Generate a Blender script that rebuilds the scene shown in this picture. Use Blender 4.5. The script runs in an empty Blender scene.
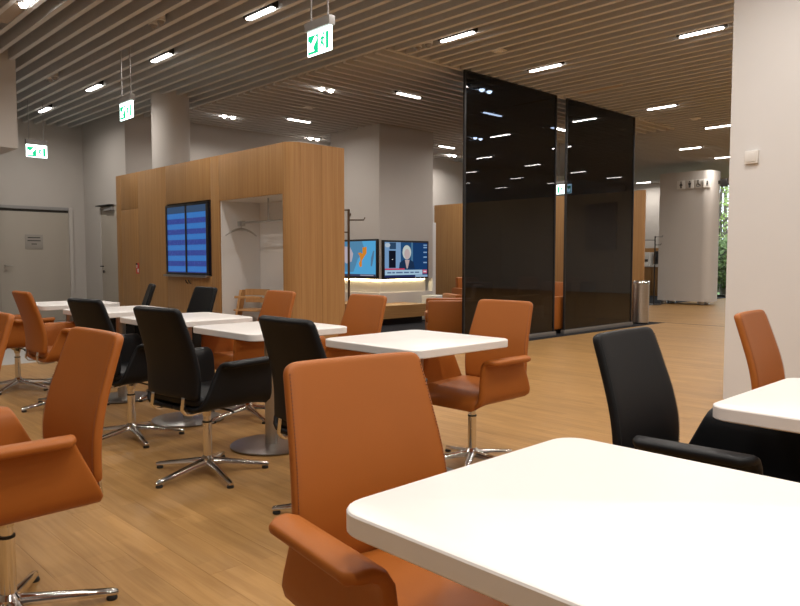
import bpy, bmesh, math, random
from mathutils import Vector, Matrix
random.seed(7)
R = math.radians
S = bpy.context.scene
COL = S.collection

# ------------------------------------------------------------------ camera, world, exposure
F_PX, YAW, PITCH, CAM_H = 712.0, 46.0, math.atan(44 / 712.0), 1.15
cam = bpy.data.cameras.new('camera')
cam.sensor_width = 36.0
cam.lens = F_PX / 800.0 * 36.0
cam.clip_start = 0.05
cam.clip_end = 200
cam_o = bpy.data.objects.new('camera', cam)
COL.objects.link(cam_o)
cam_o.location = (0, 0, CAM_H)
cam_o.rotation_euler = (math.pi / 2 - PITCH, 0, R(YAW - 90))
S.camera = cam_o

W = bpy.data.worlds.new('world')
S.world = W
W.use_nodes = True
W.node_tree.nodes['Background'].inputs[0].default_value = (0.80, 0.90, 1.0, 1)
W.node_tree.nodes['Background'].inputs[1].default_value = 4.0
S.view_settings.view_transform = 'Standard'
S.view_settings.look = 'None'
S.view_settings.gamma = 1
S.view_settings.use_curve_mapping = False
S.view_settings.exposure = 0.0
LAMP_GLOW, LAMP_W = 14.0, 17.4      # lamp diffuser glow; light sent down by each linear lamp (W)
SPOT_GLOW, SPOT_W = 25.0, 9.0
LAMP_COL = (1.0, 0.925, 0.855)

# ------------------------------------------------------------------ materials
def newmat(name):
    m = bpy.data.materials.new(name)
    m.use_nodes = True
    nt = m.node_tree
    return m, nt, nt.nodes['Principled BSDF']

def node(nt, typ, **kw):
    n = nt.nodes.new(typ)
    for k, v in kw.items():
        setattr(n, k, v)
    return n

def plain(name, col, rough=0.5, metal=0.0, noise=0.0, scale=40, bump=0.0, bscale=None, spec=0.5, aniso=None):
    m, nt, b = newmat(name)
    b.inputs['Base Color'].default_value = (*col, 1)
    b.inputs['Roughness'].default_value = rough
    b.inputs['Metallic'].default_value = metal
    b.inputs['Specular IOR Level'].default_value = spec
    tc = node(nt, 'ShaderNodeTexCoord')
    if noise or bump:
        mp = node(nt, 'ShaderNodeMapping')
        nt.links.new(tc.outputs['Object'], mp.inputs['Vector'])
        if aniso:
            mp.inputs['Scale'].default_value = aniso
        n = node(nt, 'ShaderNodeTexNoise')
        n.inputs['Scale'].default_value = scale
        n.inputs['Detail'].default_value = 4
        nt.links.new(mp.outputs['Vector'], n.inputs['Vector'])
    if noise:
        mr = node(nt, 'ShaderNodeMapRange')
        mr.inputs['To Min'].default_value = 1 - noise
        mr.inputs['To Max'].default_value = 1 + noise
        nt.links.new(n.outputs['Fac'], mr.inputs['Value'])
        mx = node(nt, 'ShaderNodeMix', data_type='RGBA', blend_type='MULTIPLY')
        mx.inputs['Factor'].default_value = 1
        mx.inputs['A'].default_value = (*col, 1)
        nt.links.new(mr.outputs['Result'], mx.inputs['B'])
        nt.links.new(mx.outputs['Result'], b.inputs['Base Color'])
    if bump:
        n2 = n
        if bscale:
            n2 = node(nt, 'ShaderNodeTexNoise')
            n2.inputs['Scale'].default_value = bscale
            nt.links.new(tc.outputs['Object'], n2.inputs['Vector'])
        bp = node(nt, 'ShaderNodeBump')
        bp.inputs['Strength'].default_value = bump
        bp.inputs['Distance'].default_value = 0.002
        nt.links.new(n2.outputs['Fac'], bp.inputs['Height'])
        nt.links.new(bp.outputs['Normal'], b.inputs['Normal'])
    return m

def emit(name, col, strength):
    m, nt, b = newmat(name)
    b.inputs['Base Color'].default_value = (0, 0, 0, 1)
    b.inputs['Specular IOR Level'].default_value = 0.0
    b.inputs['Emission Color'].default_value = (*col, 1)
    b.inputs['Emission Strength'].default_value = strength
    return m

def wood_veneer(name, c0, c1, axis='Z'):
    m, nt, b = newmat(name)
    tc = node(nt, 'ShaderNodeNewGeometry')
    mp = node(nt, 'ShaderNodeMapping')
    mp.inputs['Scale'].default_value = {'Z': (26, 26, 0.5), 'Y': (26, 0.6, 26), 'X': (0.6, 26, 26)}[axis]
    nt.links.new(tc.outputs['Position'], mp.inputs['Vector'])
    n = node(nt, 'ShaderNodeTexNoise')
    n.inputs['Scale'].default_value = 1.6
    n.inputs['Detail'].default_value = 5
    n.inputs['Roughness'].default_value = 0.6
    nt.links.new(mp.outputs['Vector'], n.inputs['Vector'])
    r = node(nt, 'ShaderNodeValToRGB')
    r.color_ramp.elements[0].position = 0.3
    r.color_ramp.elements[1].position = 0.7
    r.color_ramp.elements[0].color = (*c0, 1)
    r.color_ramp.elements[1].color = (*c1, 1)
    nt.links.new(n.outputs['Fac'], r.inputs['Fac'])
    nt.links.new(r.outputs['Color'], b.inputs['Base Color'])
    b.inputs['Roughness'].default_value = 0.45
    b.inputs['Specular IOR Level'].default_value = 0.35
    return m

PW, PL = 0.14, 1.6          # floor plank width and length
def plank_material():
    m, nt, b = newmat('oak_planks')
    g = node(nt, 'ShaderNodeNewGeometry')
    sx = node(nt, 'ShaderNodeSeparateXYZ')
    nt.links.new(g.outputs['Position'], sx.inputs['Vector'])
    def mth(op, a, bb=None):
        n = node(nt, 'ShaderNodeMath', operation=op)
        for i, v in enumerate((a, bb)):
            if v is None:
                continue
            if isinstance(v, (int, float)):
                n.inputs[i].default_value = v
            else:
                nt.links.new(v, n.inputs[i])
        return n.outputs[0]
    row = mth('FLOOR', mth('DIVIDE', sx.outputs['X'], PW))
    off = mth('FRACT', mth('MULTIPLY', row, 0.618034))
    seg = mth('FLOOR', mth('ADD', mth('DIVIDE', sx.outputs['Y'], PL), off))
    cb = node(nt, 'ShaderNodeCombineXYZ')
    nt.links.new(row, cb.inputs['X'])
    nt.links.new(seg, cb.inputs['Y'])
    wn = node(nt, 'ShaderNodeTexWhiteNoise', noise_dimensions='2D')
    nt.links.new(cb.outputs['Vector'], wn.inputs['Vector'])
    # grain
    mp = node(nt, 'ShaderNodeMapping')
    mp.inputs['Scale'].default_value = (42, 2.2, 1)
    ad = node(nt, 'ShaderNodeVectorMath', operation='ADD')
    sc = node(nt, 'ShaderNodeVectorMath', operation='SCALE')
    sc.inputs['Scale'].default_value = 7.0
    nt.links.new(wn.outputs['Color'], sc.inputs[0])
    nt.links.new(g.outputs['Position'], ad.inputs[0])
    nt.links.new(sc.outputs['Vector'], ad.inputs[1])
    nt.links.new(ad.outputs['Vector'], mp.inputs['Vector'])
    n = node(nt, 'ShaderNodeTexNoise')
    n.inputs['Scale'].default_value = 1.0
    n.inputs['Detail'].default_value = 6
    n.inputs['Distortion'].default_value = 0.7
    nt.links.new(mp.outputs['Vector'], n.inputs['Vector'])
    r = node(nt, 'ShaderNodeValToRGB')
    r.color_ramp.elements[0].position = 0.28
    r.color_ramp.elements[1].position = 0.72
    r.color_ramp.elements[0].color = (0.325, 0.174, 0.058, 1)
    r.color_ramp.elements[1].color = (0.43, 0.248, 0.092, 1)
    nt.links.new(n.outputs['Fac'], r.inputs['Fac'])
    mr = node(nt, 'ShaderNodeMapRange')
    mr.inputs['To Min'].default_value = 0.86
    mr.inputs['To Max'].default_value = 1.12
    # short strips inside each plank
    row2 = mth('FLOOR', mth('DIVIDE', sx.outputs['X'], PW / 2))
    seg2 = mth('FLOOR', mth('ADD', mth('DIVIDE', sx.outputs['Y'], 0.53), mth('FRACT', mth('MULTIPLY', row2, 0.414214))))
    cb2 = node(nt, 'ShaderNodeCombineXYZ')
    nt.links.new(row2, cb2.inputs['X'])
    nt.links.new(seg2, cb2.inputs['Y'])
    wn2 = node(nt, 'ShaderNodeTexWhiteNoise', noise_dimensions='2D')
    nt.links.new(cb2.outputs['Vector'], wn2.inputs['Vector'])
    avg = mth('ADD', mth('MULTIPLY', wn.outputs['Value'], 0.45), mth('MULTIPLY', wn2.outputs['Value'], 0.55))
    nt.links.new(avg, mr.inputs['Value'])
    mx = node(nt, 'ShaderNodeMix', data_type='RGBA', blend_type='MULTIPLY')
    mx.inputs['Factor'].default_value = 1
    nt.links.new(r.outputs['Color'], mx.inputs['A'])
    nt.links.new(mr.outputs['Result'], mx.inputs['B'])
    nt.links.new(mx.outputs['Result'], b.inputs['Base Color'])
    b.inputs['Roughness'].default_value = 0.42
    b.inputs['Specular IOR Level'].default_value = 0.17
    bp = node(nt, 'ShaderNodeBump')
    bp.inputs['Strength'].default_value = 0.08
    bp.inputs['Distance'].default_value = 0.002
    nt.links.new(n.outputs['Fac'], bp.inputs['Height'])
    nt.links.new(bp.outputs['Normal'], b.inputs['Normal'])
    return m

def tinted_glass(name, tint, f0=0.06, sheen=1.0):
    m = bpy.data.materials.new(name)
    m.use_nodes = True
    nt = m.node_tree
    nt.nodes.remove(nt.nodes['Principled BSDF'])
    out = nt.nodes['Material Output']
    tr = node(nt, 'ShaderNodeBsdfTransparent')
    tr.inputs['Color'].default_value = (*tint, 1)
    gl = node(nt, 'ShaderNodeBsdfGlossy')
    gl.inputs['Roughness'].default_value = 0.0
    gl.inputs['Color'].default_value = (sheen, sheen, sheen, 1)
    lw = node(nt, 'ShaderNodeLayerWeight')
    lw.inputs['Blend'].default_value = 0.5
    pw_ = node(nt, 'ShaderNodeMath', operation='POWER')
    pw_.inputs[1].default_value = 5.0
    nt.links.new(lw.outputs['Facing'], pw_.inputs[0])
    fr = node(nt, 'ShaderNodeMath', operation='MULTIPLY_ADD')
    fr.inputs[1].default_value = 0.96
    fr.inputs[2].default_value = 0.04
    nt.links.new(pw_.outputs[0], fr.inputs[0])
    mx = node(nt, 'ShaderNodeMixShader')
    nt.links.new(fr.outputs[0], mx.inputs[0])
    nt.links.new(tr.outputs[0], mx.inputs[1])
    nt.links.new(gl.outputs[0], mx.inputs[2])
    nt.links.new(mx.outputs[0], out.inputs['Surface'])
    return m

def board_screen():
    """departure-board screen: rows of light and dark blue with faint text flecks"""
    m, nt, b = newmat('flight_screen')
    tc = node(nt, 'ShaderNodeTexCoord')
    sx = node(nt, 'ShaderNodeSeparateXYZ')
    nt.links.new(tc.outputs['Object'], sx.inputs['Vector'])
    md = node(nt, 'ShaderNodeMath', operation='FRACT')
    dv = node(nt, 'ShaderNodeMath', operation='MULTIPLY_ADD')
    dv.inputs[1].default_value = 1 / 0.142
    dv.inputs[2].default_value = 0.2
    nt.links.new(sx.outputs['Z'], dv.inputs[0])
    nt.links.new(dv.outputs[0], md.inputs[0])
    gt = node(nt, 'ShaderNodeMath', operation='GREATER_THAN')
    gt.inputs[1].default_value = 0.5
    nt.links.new(md.outputs[0], gt.inputs[0])
    mix = node(nt, 'ShaderNodeMix', data_type='RGBA')
    mix.inputs['A'].default_value = (0.025, 0.055, 0.30, 1)
    mix.inputs['B'].default_value = (0.030, 0.19, 0.56, 1)
    nt.links.new(gt.outputs[0], mix.inputs['Factor'])
    # flecks that stand for text too small to read
    mp = node(nt, 'ShaderNodeMapping')
    mp.inputs['Scale'].default_value = (26, 1, 34)
    nt.links.new(tc.outputs['Object'], mp.inputs['Vector'])
    n = node(nt, 'ShaderNodeTexNoise')
    n.inputs['Scale'].default_value = 1.0
    nt.links.new(mp.outputs['Vector'], n.inputs['Vector'])
    mr = node(nt, 'ShaderNodeMapRange')
    mr.inputs['From Min'].default_value = 0.52
    mr.inputs['From Max'].default_value = 0.72
    mr.inputs['To Max'].default_value = 0.30
    nt.links.new(n.outputs['Fac'], mr.inputs['Value'])
    mix2 = node(nt, 'ShaderNodeMix', data_type='RGBA')
    mix2.inputs['B'].default_value = (0.12, 0.20, 0.62, 1)
    nt.links.new(mr.outputs['Result'], mix2.inputs['Factor'])
    nt.links.new(mix.outputs['Result'], mix2.inputs['A'])
    nt.links.new(mix2.outputs['Result'], b.inputs['Emission Color'])
    b.inputs['Emission Strength'].default_value = 0.8
    b.inputs['Base Color'].default_value = (0.01, 0.01, 0.01, 1)
    b.inputs['Roughness'].default_value = 0.2
    return m

M = {}
M['orange'] = plain('tan_leather', (0.345, 0.105, 0.0165), 0.48, noise=0.06, scale=6, bump=0.12, bscale=420, spec=0.28)
M['black'] = plain('black_leather', (0.0055, 0.006, 0.007), 0.5, noise=0.1, scale=8, bump=0.12, bscale=420, spec=0.22)
M['stitch_o'] = plain('tan_stitch', (0.20, 0.065, 0.02), 0.7)
M['stitch_k'] = plain('black_stitch', (0.02, 0.02, 0.02), 0.7)
M['chrome'] = plain('polished_chrome', (0.70, 0.68, 0.65), 0.12, 1.0)
M['steel'] = plain('brushed_steel', (0.50, 0.48, 0.45), 0.30, 1.0, noise=0.10, scale=3, aniso=(1, 1, 40))
M['steel_base'] = plain('brushed_base_steel', (0.34, 0.33, 0.315), 0.34, 1.0, noise=0.08, scale=30)
M['glide'] = plain('black_rubber', (0.012, 0.012, 0.012), 0.6)
M['table'] = plain('white_laminate', (0.80, 0.775, 0.745), 0.35, noise=0.01, scale=20, spec=0.4)
M['wall'] = plain('painted_plaster', (0.56, 0.53, 0.495), 0.9, noise=0.02, scale=3, bump=0.05, bscale=160, spec=0.2)
M['wallwhite'] = plain('white_plaster', (0.71, 0.705, 0.695), 0.9, noise=0.02, scale=3, bump=0.05, bscale=160, spec=0.2)
M['darkwall'] = plain('dark_unseen_finish', (0.06, 0.06, 0.062), 0.7, noise=0.1, scale=2)  # made-up dark finish, keeps the unseen near wall's reflection in the glass low
M['door'] = plain('painted_door', (0.45, 0.41, 0.35), 0.55, noise=0.01, scale=5)
M['slat'] = plain('beige_slat', (0.57, 0.565, 0.555), 0.75, noise=0.05, scale=5, spec=0.2)
M['void'] = plain('dark_ceiling_void', (0.05, 0.045, 0.04), 0.95, spec=0.1)
M['void_panel'] = plain('beige_ceiling_panel', (0.40, 0.335, 0.27), 0.8, spec=0.2)
M['oak'] = wood_veneer('oak_veneer', (0.30, 0.152, 0.052), (0.40, 0.222, 0.085))
M['oak_dark'] = wood_veneer('oak_veneer_bench', (0.30, 0.152, 0.052), (0.40, 0.222, 0.085), 'X')
M['seam'] = plain('dark_joint', (0.05, 0.03, 0.015), 0.9)
M['planks'] = plank_material()
M['sub'] = plain('subfloor', (0.20, 0.115, 0.05), 0.9)
M['stone'] = plain('pale_grey_floor', (0.46, 0.45, 0.43), 0.5, noise=0.05, scale=8)
M['carpet'] = plain('charcoal_carpet', (0.022, 0.022, 0.024), 0.95, noise=0.3, scale=120, spec=0.1)
M['smoked'] = tinted_glass('smoked_glass', (0.195, 0.23, 0.28))
M['clear'] = tinted_glass('window_glass', (0.97, 0.98, 0.975))
M['gframe'] = plain('black_glass_edge', (0.006, 0.006, 0.007), 0.6)
M['rail'] = plain('grey_floor_rail', (0.26, 0.25, 0.235), 0.4, 0.6)
M['plastic_black'] = plain('black_plastic', (0.012, 0.012, 0.013), 0.35)
M['plastic_white'] = plain('white_plastic', (0.72, 0.70, 0.66), 0.45)
M['plastic_grey'] = plain('grey_housing', (0.33, 0.325, 0.32), 0.5)
M['darkmetal'] = plain('dark_metal', (0.05, 0.047, 0.044), 0.4, 0.8)
M['bronze'] = plain('bronze_tube', (0.16, 0.12, 0.085), 0.35, 0.9)
M['beech'] = wood_veneer('beech', (0.42, 0.22, 0.085), (0.52, 0.30, 0.13))
M['lamp'] = emit('lamp_diffuser', LAMP_COL, LAMP_GLOW)
M['spot'] = emit('spot_lens', LAMP_COL, SPOT_GLOW)
M['unlit'] = plain('unlit_lens', (0.25, 0.23, 0.21), 0.3)
M['led'] = emit('warm_led_strip', (1.0, 0.80, 0.45), 26.0)
M['exit_white'] = emit('exit_white', (0.80, 1.0, 0.94), 4.5)
M['exit_green'] = emit('exit_green', (0.015, 0.62, 0.27), 1.2)
M['board'] = board_screen()
M['leaf'] = plain('leaf_green', (0.22, 0.30, 0.06), 0.6, noise=0.5, scale=2)
M['leaf2'] = plain('leaf_dark_green', (0.10, 0.16, 0.03), 0.6, noise=0.5, scale=2)
M['bark'] = plain('bark', (0.10, 0.08, 0.06), 0.9, noise=0.3, scale=20)
M['grass'] = plain('lawn', (0.10, 0.17, 0.04), 0.9, noise=0.3, scale=30)
M['red'] = plain('red_print', (0.55, 0.03, 0.02), 0.5)
M['paper'] = plain('grey_notice', (0.36, 0.335, 0.30), 0.6)
M['ink'] = plain('dark_print', (0.06, 0.055, 0.05), 0.7)

# ------------------------------------------------------------------ mesh building
class MB:
    def __init__(s):
        s.bm = bmesh.new()

    def box(s, x0, x1, y0, y1, z0, z1, bev=0.0, seg=2):
        vs = [s.bm.verts.new((x, y, z)) for x in (x0, x1) for y in (y0, y1) for z in (z0, z1)]
        q = [(0, 1, 3, 2), (4, 6, 7, 5), (0, 4, 5, 1), (2, 3, 7, 6), (0, 2, 6, 4), (1, 5, 7, 3)]
        fs = [s.bm.faces.new([vs[i] for i in f]) for f in q]
        if bev > 0:
            es = list({e for f in fs for e in f.edges})
            bmesh.ops.bevel(s.bm, geom=es, offset=bev, segments=seg, affect='EDGES', profile=0.6, clamp_overlap=True)
        return s

    def rings(s, rings, cap0=True, cap1=True, closed=True):
        vr = [[s.bm.verts.new(p) for p in r] for r in rings]
        n = len(vr[0])
        for a, b in zip(vr, vr[1:]):
            for i in range(n if closed else n - 1):
                j = (i + 1) % n
                s.bm.faces.new((a[i], a[j], b[j], b[i]))
        if cap0:
            s.bm.faces.new(list(reversed(vr[0])))
        if cap1:
            s.bm.faces.new(vr[-1])
        return s

    def tube(s, pts, r, n=10):
        pts = [Vector(p) for p in pts]
        rs = r if isinstance(r, (list, tuple)) else [r] * len(pts)
        rings = []
        prev = None
        for i, p in enumerate(pts):
            d = (pts[min(i + 1, len(pts) - 1)] - pts[max(i - 1, 0)]).normalized()
            if prev is None:
                u = d.orthogonal().normalized()
            else:
                u = (prev - d * prev.dot(d)).normalized()
            prev = u
            v = d.cross(u)
            rings.append([p + (u * math.cos(t) + v * math.sin(t)) * rs[i] for t in [2 * math.pi * k / n for k in range(n)]])
        return s.rings(rings)

    def lathe(s, prof, n=24, c=(0, 0)):
        return s.rings([[(c[0] + r * math.cos(2 * math.pi * k / n), c[1] + r * math.sin(2 * math.pi * k / n), z) for k in range(n)] for r, z in prof])

    def prism(s, pts, z0, z1):
        return s.rings([[(x, y, z0) for x, y in pts], [(x, y, z1) for x, y in pts]])

    def flat(s, pts, y):
        """polygon in the local xz plane at depth y, facing -y, with a hair of thickness"""
        return s.rings([[(x, y, z) for x, z in pts], [(x, y - 0.002, z) for x, z in pts]])

    def xf(s, mat):
        bmesh.ops.transform(s.bm, matrix=mat, verts=s.bm.verts)
        return s

    def mesh(s, name, mat, smooth=35):
        bmesh.ops.recalc_face_normals(s.bm, faces=s.bm.faces)
        me = bpy.data.meshes.new(name)
        s.bm.to_mesh(me)
        s.bm.free()
        me.materials.append(mat)
        if smooth:
            me.polygons.foreach_set('use_smooth', [True] * len(me.polygons))
            me.set_sharp_from_angle(angle=R(smooth))
        return me

    def build(s, name, mat, parent=None, smooth=35, loc=None, rz=0):
        o = bpy.data.objects.new(name, s.mesh(name, mat, smooth))
        COL.objects.link(o)
        o.parent = parent
        if loc is not None:
            o.location = loc
            o.rotation_euler.z = R(rz)
        return o

def rrect(x0, x1, y0, y1, r, n=6):
    pts = []
    for cx, cy, a in ((x1 - r, y1 - r, 0), (x0 + r, y1 - r, 90), (x0 + r, y0 + r, 180), (x1 - r, y0 + r, 270)):
        for k in range(n + 1):
            t = R(a + 90 * k / n)
            pts.append((cx + r * math.cos(t), cy + r * math.sin(t)))
    return pts

def empty(name, loc=(0, 0, 0), rz=0):
    o = bpy.data.objects.new(name, None)
    o.empty_display_size = 0.1
    COL.objects.link(o)
    o.location = loc
    o.rotation_euler.z = R(rz)
    return o

def tag(o, label, cat, group=None):
    o['label'] = label
    o['category'] = cat
    if group:
        o['group'] = group
    return o

def struct(o, label=None):
    o['kind'] = 'structure'
    if label:
        o['label'] = label
    return o

def copy_tree(o, parent=None):
    c = o.copy()
    COL.objects.link(c)
    c.parent = parent
    for ch in o.children:
        copy_tree(ch, c)
    return c

def bx(name, mat, x0, x1, y0, y1, z0, z1, parent=None, bev=0.0):
    return MB().box(x0, x1, y0, y1, z0, z1, bev).build(name, mat, parent)

# ------------------------------------------------------------------ room shell
ZC = 3.57
floor = struct(bx('floor', M['sub'], -3.2, 22.2, -9.2, 14.1, -0.2, -0.014))
# wood planks: those near enough to tell apart are single parts, the rest one joined part
def in_wood(x, y):
    if x < 6.0:
        return y < 8.5
    if x < 12.1:
        return y < 6.0
    return y < 8.4
near = []
far = MB()
pm = MB().box(0.0003, PW - 0.0003, 0.0003, PL - 0.0003, -0.014, 0).mesh('plank', M['planks'], 0)
ca, sa = math.cos(R(YAW)), math.sin(R(YAW))
for row in range(int(-3.2 / PW), int(22.1 / PW)):
    off = (row * 0.618034) % 1.0
    x = row * PW
    for seg in range(-6, 8):
        y0 = (seg - off) * PL
        y1 = y0 + PL
        ymax = 8.5 if x + PW / 2 < 6.0 else (6.0 if x + PW / 2 < 12.1 else 8.4)
        ymin = -9.0
        c0, c1 = max(y0, ymin), min(y1, ymax)
        if c1 - c0 < 0.02:
            continue
        cx, cy = x + PW / 2, (c0 + c1) / 2
        d = cx * ca + cy * sa
        t = (cx * sa - cy * ca) / max(d, 0.05)
        if d > 1.2 and d < 9 and -0.75 < t < 0.66 and c0 == y0 and c1 == y1:
            near.append((d, x, y0))
        else:
            far.box(x + 0.0003, x + PW - 0.0003, c0 + 0.0003, c1 - 0.0003, -0.014, 0)
near.sort()
for d, x, y0 in near[:300]:
    o = bpy.data.objects.new('plank', pm)
    COL.objects.link(o)
    o.location = (x, y0, 0)
    o.parent = floor
for d, x, y0 in near[300:]:
    far.box(x + 0.0003, x + PW - 0.0003, y0 + 0.0003, y0 + PL - 0.0003, -0.014, 0)
fo = far.build('distant_planks', M['planks'], floor, 0)
fo['kind'] = 'stuff'
bx('stone_floor', M['stone'], -3.2, 5.0, 8.5, 13.9, -0.014, 0.0, floor)
bx('carpet', M['carpet'], 6.0, 12.36, 5.9, 12.1, -0.014, 0.002, floor)
bx('carpet', M['carpet'], 12.36, 22.0, 8.4, 12.1, -0.014, 0.002, floor)
bx('floor_joint', M['darkmetal'], 12.38, 12.43, 2.4, 5.95, -0.003, 0.002, floor)

ceiling = struct(bx('ceiling', M['void'], -3.2, 22.2, -9.2, 14.1, 4.0, 4.1))
SP, SW, SH = 0.195, 0.052, 0.17
def slat_y(x, y0, y1):
    key = round(y1 - y0, 3)
    if key not in SM:
        SM[key] = MB().box(-SW / 2, SW / 2, 0, y1 - y0, 0, SH).mesh('slat', M['slat'], 0)
    o = bpy.data.objects.new('slat', SM[key])
    COL.objects.link(o)
    o.location = (x, y0, ZC)
    o.parent = ceiling
SM = {}
k = int(-3.0 / SP)
while k * SP < 21.9:
    x = k * SP
    if x < 2.72:
        slat_y(x, -9.0, 9.62)
    elif x < 5.0:
        slat_y(x, -9.0, 13.85)
    elif x < 5.72:
        slat_y(x, -9.0, 11.95)
    elif x < 6.0:
        slat_y(x, -9.0, 6.12)
    elif x < 13.1:
        slat_y(x, -9.0, 6.12)
    else:
        slat_y(x, -9.0, 11.95)
    k += 1
xm = MB().box(0, 13.1 - 5.74, -SW / 2, SW / 2, 0, SH).mesh('slat', M['slat'], 0)
for k in range(30):
    y = 6.16 + 0.193 * k
    if y > 11.93:
        break
    o = bpy.data.objects.new('slat', xm)
    COL.objects.link(o)
    o.location = (5.74, y, ZC)
    o.parent = ceiling
def snap(x):
    return (math.floor(x / SP) + 0.5) * SP
def snapy(y):
    return 6.16 + (math.floor((y - 6.16) / 0.193) + 0.5) * 0.193
for cx, y0, y1, z in ((2.34, 7.55, 8.25, ZC + 0.012), (9.35, 5.15, 5.85, ZC + 0.012), (7.4, 2.5, 3.0, ZC + 0.05)):
    bx('ceiling_panel', M['void_panel'], snap(cx) - 0.074, snap(cx) + 0.074, y0, y1, z, z + 0.02, ceiling)

WT = 3.98
struct(bx('wall_entrance', M['wall'], -3.2, 5.12, 13.9, 14.1, 0, WT))
# corner block with the side door
struct(bx('wall_side', M['wall'], 5.12, 6.4, 12.0, 13.9, 0, WT))
struct(bx('wall_back', M['wall'], 6.4, 22.0, 12.0, 12.2, 0, WT))
struct(bx('wall_left', M['wall'], -3.2, -3.0, -9.0, 13.9, 0, WT))
struct(bx('wall_near', M['darkwall'], -3.2, 22.2, -9.2, -9.0, 0, WT))
struct(bx('wall_right', M['wallwhite'], 5.95, 6.75, 0.9, 2.33, 0, WT))
struct(bx('wall_bulkhead', M['wall'], -3.0, 2.78, 9.65, 12.2, 2.51, WT))
# far end wall with a tall window
wf = struct(bx('wall_far', M['wall'], 22.0, 22.2, 9.2, 12.0, 0, WT))
bx('wall_panel', M['wall'], 22.0, 22.2, -9.0, 9.2, 3.42, WT, wf)
bx('wall_panel', M['wall'], 22.0, 22.2, -9.0, 5.4, 0, 3.42, wf)
win = struct(empty('window_1', (22.05, 7.3, 0)))
for y0, y1, z0, z1 in ((-1.9, -1.84, 0, 3.42), (1.84, 1.9, 0, 3.42), (-0.03, 0.03, 0.06, 3.36), (-1.84, 1.84, 0, 0.06), (-1.84, 1.84, 3.36, 3.42)):
    bx('window_frame', M['darkmetal'], 0.0, 0.08, y0, y1, z0, z1, win)
for y0, y1 in ((-1.84, -0.03), (0.03, 1.84)):
    bx('pane', M['clear'], 0.035, 0.045, y0, y1, 0.06, 3.36, win)

# round column rising out of the oak cabinet
col = MB().lathe([(0.275, 2.46), (0.275, WT)], 40).build('wall_column', M['wall'], loc=(5.08, 10.25, 0))
struct(col)

# entrance double door
d1 = struct(empty('door_1', (4.86, 13.9, 0)))
bx('door_leaf', M['door'], -1.22, -0.04, -0.02, 0.02, 0.01, 2.0, d1, 0.004)
bx('door_leaf', M['door'], -2.42, -1.23, -0.02, 0.02, 0.01, 2.0, d1, 0.004)
bx('door_frame', M['wall'], -0.04, 0.03, -0.05, 0.0, 0, 2.1, d1, 0.004)
bx('door_frame', M['wall'], -2.5, -2.42, -0.05, 0.0, 0, 2.1, d1, 0.004)
bx('door_frame', M['plastic_grey'], -2.42, -0.04, -0.05, 0.0, 2.045, 2.1, d1, 0.004)
bx('door_gap', M['ink'], -2.42, -0.04, -0.012, 0.0, 2.0, 2.045, d1)
h = MB().tube([(-1.14, -0.02, 1.03), (-1.14, -0.07, 1.03), (-1.02, -0.07, 1.03)], 0.011).build('door_handle', M['steel'], d1)
MB().box(-1.165, -1.115, -0.03, -0.02, 0.93, 0.98, 0.004).build('lock_rosette', M['steel'], d1)
nt_ = empty('notice_plate', (4.21, 13.878, 1.33))
bx('plate', M['paper'], -0.15, 0.15, -0.008, 0.0, 0, 0.26, nt_, 0.003)
for i, (w, zz) in enumerate(((0.21, 0.205), (0.22, 0.15), (0.09, 0.09))):
    bx('text_line', M['ink'], -w / 2, w / 2, -0.0095, -0.008, zz - 0.008, zz + 0.008, nt_)
tag(nt_, 'grey notice plate fixed to the white entrance door', 'notice')
# side door
d2 = struct(empty('door_2', (5.12, 13.1, 0)))
bx('door_leaf', M['door'], -0.012, 0.0, -0.80, -0.02, 0.01, 2.08, d2, 0.003)
bx('door_frame', M['wall'], -0.02, 0.0, -0.02, 0.03, 0, 2.13, d2, 0.003)
bx('door_frame', M['wall'], -0.02, 0.0, -0.80, -0.02, 2.085, 2.13, d2, 0.003)
hd = MB().tube([(-0.012, -0.07, 1.02), (-0.06, -0.07, 1.02), (-0.06, -0.19, 1.02)], 0.012).build('door_handle', M['darkmetal'], d2)
bx('lock_rosette', M['darkmetal'], -0.022, -0.012, -0.12, -0.07, 0.90, 0.95, d2, 0.004)
cl = bx('door_closer', M['plastic_grey'], -0.075, -0.012, -0.62, -0.30, 2.0, 2.06, d2, 0.006)
bx('closer_arm', M['darkmetal'], -0.11, -0.02, -0.62, -0.02, 2.085, 2.105, d2, 0.003)

# ------------------------------------------------------------------ oak cabinet with flight screens and coat niche
CX, CY0, CY1, CH, CD = 4.6, 6.50, 11.16, 2.44, 0.77
cab = tag(empty('oak_cabinet', (CX, CY0, 0)), 'long oak-veneered cabinet wall with coat niche and built-in flight screens', 'cabinet')
L = CY1 - CY0
N0, N1, NH, ND = 0.06 + 0.02, 1.46, 1.875, 0.58       # coat niche
r = 0.145
# carcass pieces
bx('back_panel', M['oak'], CD - 0.03, CD, 0.02, L, 0, CH, cab)
bx('end_panel', M['oak'], 0.02, CD, L - 0.02, L, 0, CH, cab)
bx('top_panel', M['oak'], 0.28, CD - 0.03, 0.3, L - 0.02, CH - 0.03, CH - 0.003, cab)
# rounded near corner and its end face
pts = []
for i in range(13):
    t = R(180 + 90 * i / 12)
    pts.append((r + r * math.cos(t), r + r * math.sin(t)))
def strip(name, outer, th, z0, z1, mat):
    inner = []
    for i, p in enumerate(outer):
        a = Vector(outer[max(i - 1, 0)]); b_ = Vector(outer[min(i + 1, len(outer) - 1)])
        d = (b_ - a).normalized()
        inner.append((p[0] - d.y * th, p[1] + d.x * th))
    return MB().prism(outer + inner[::-1], z0, z1).build(name, mat, cab, 40)
strip('corner_panel', pts, 0.02, 0.0, CH, M['oak'])
bx('end_panel', M['oak'], r + 0.003, 0.438, 0.0, 0.02, 0, CH, cab)
bx('end_panel', M['oak'], 0.442, CD, 0.0, 0.02, 0, CH, cab)
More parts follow.
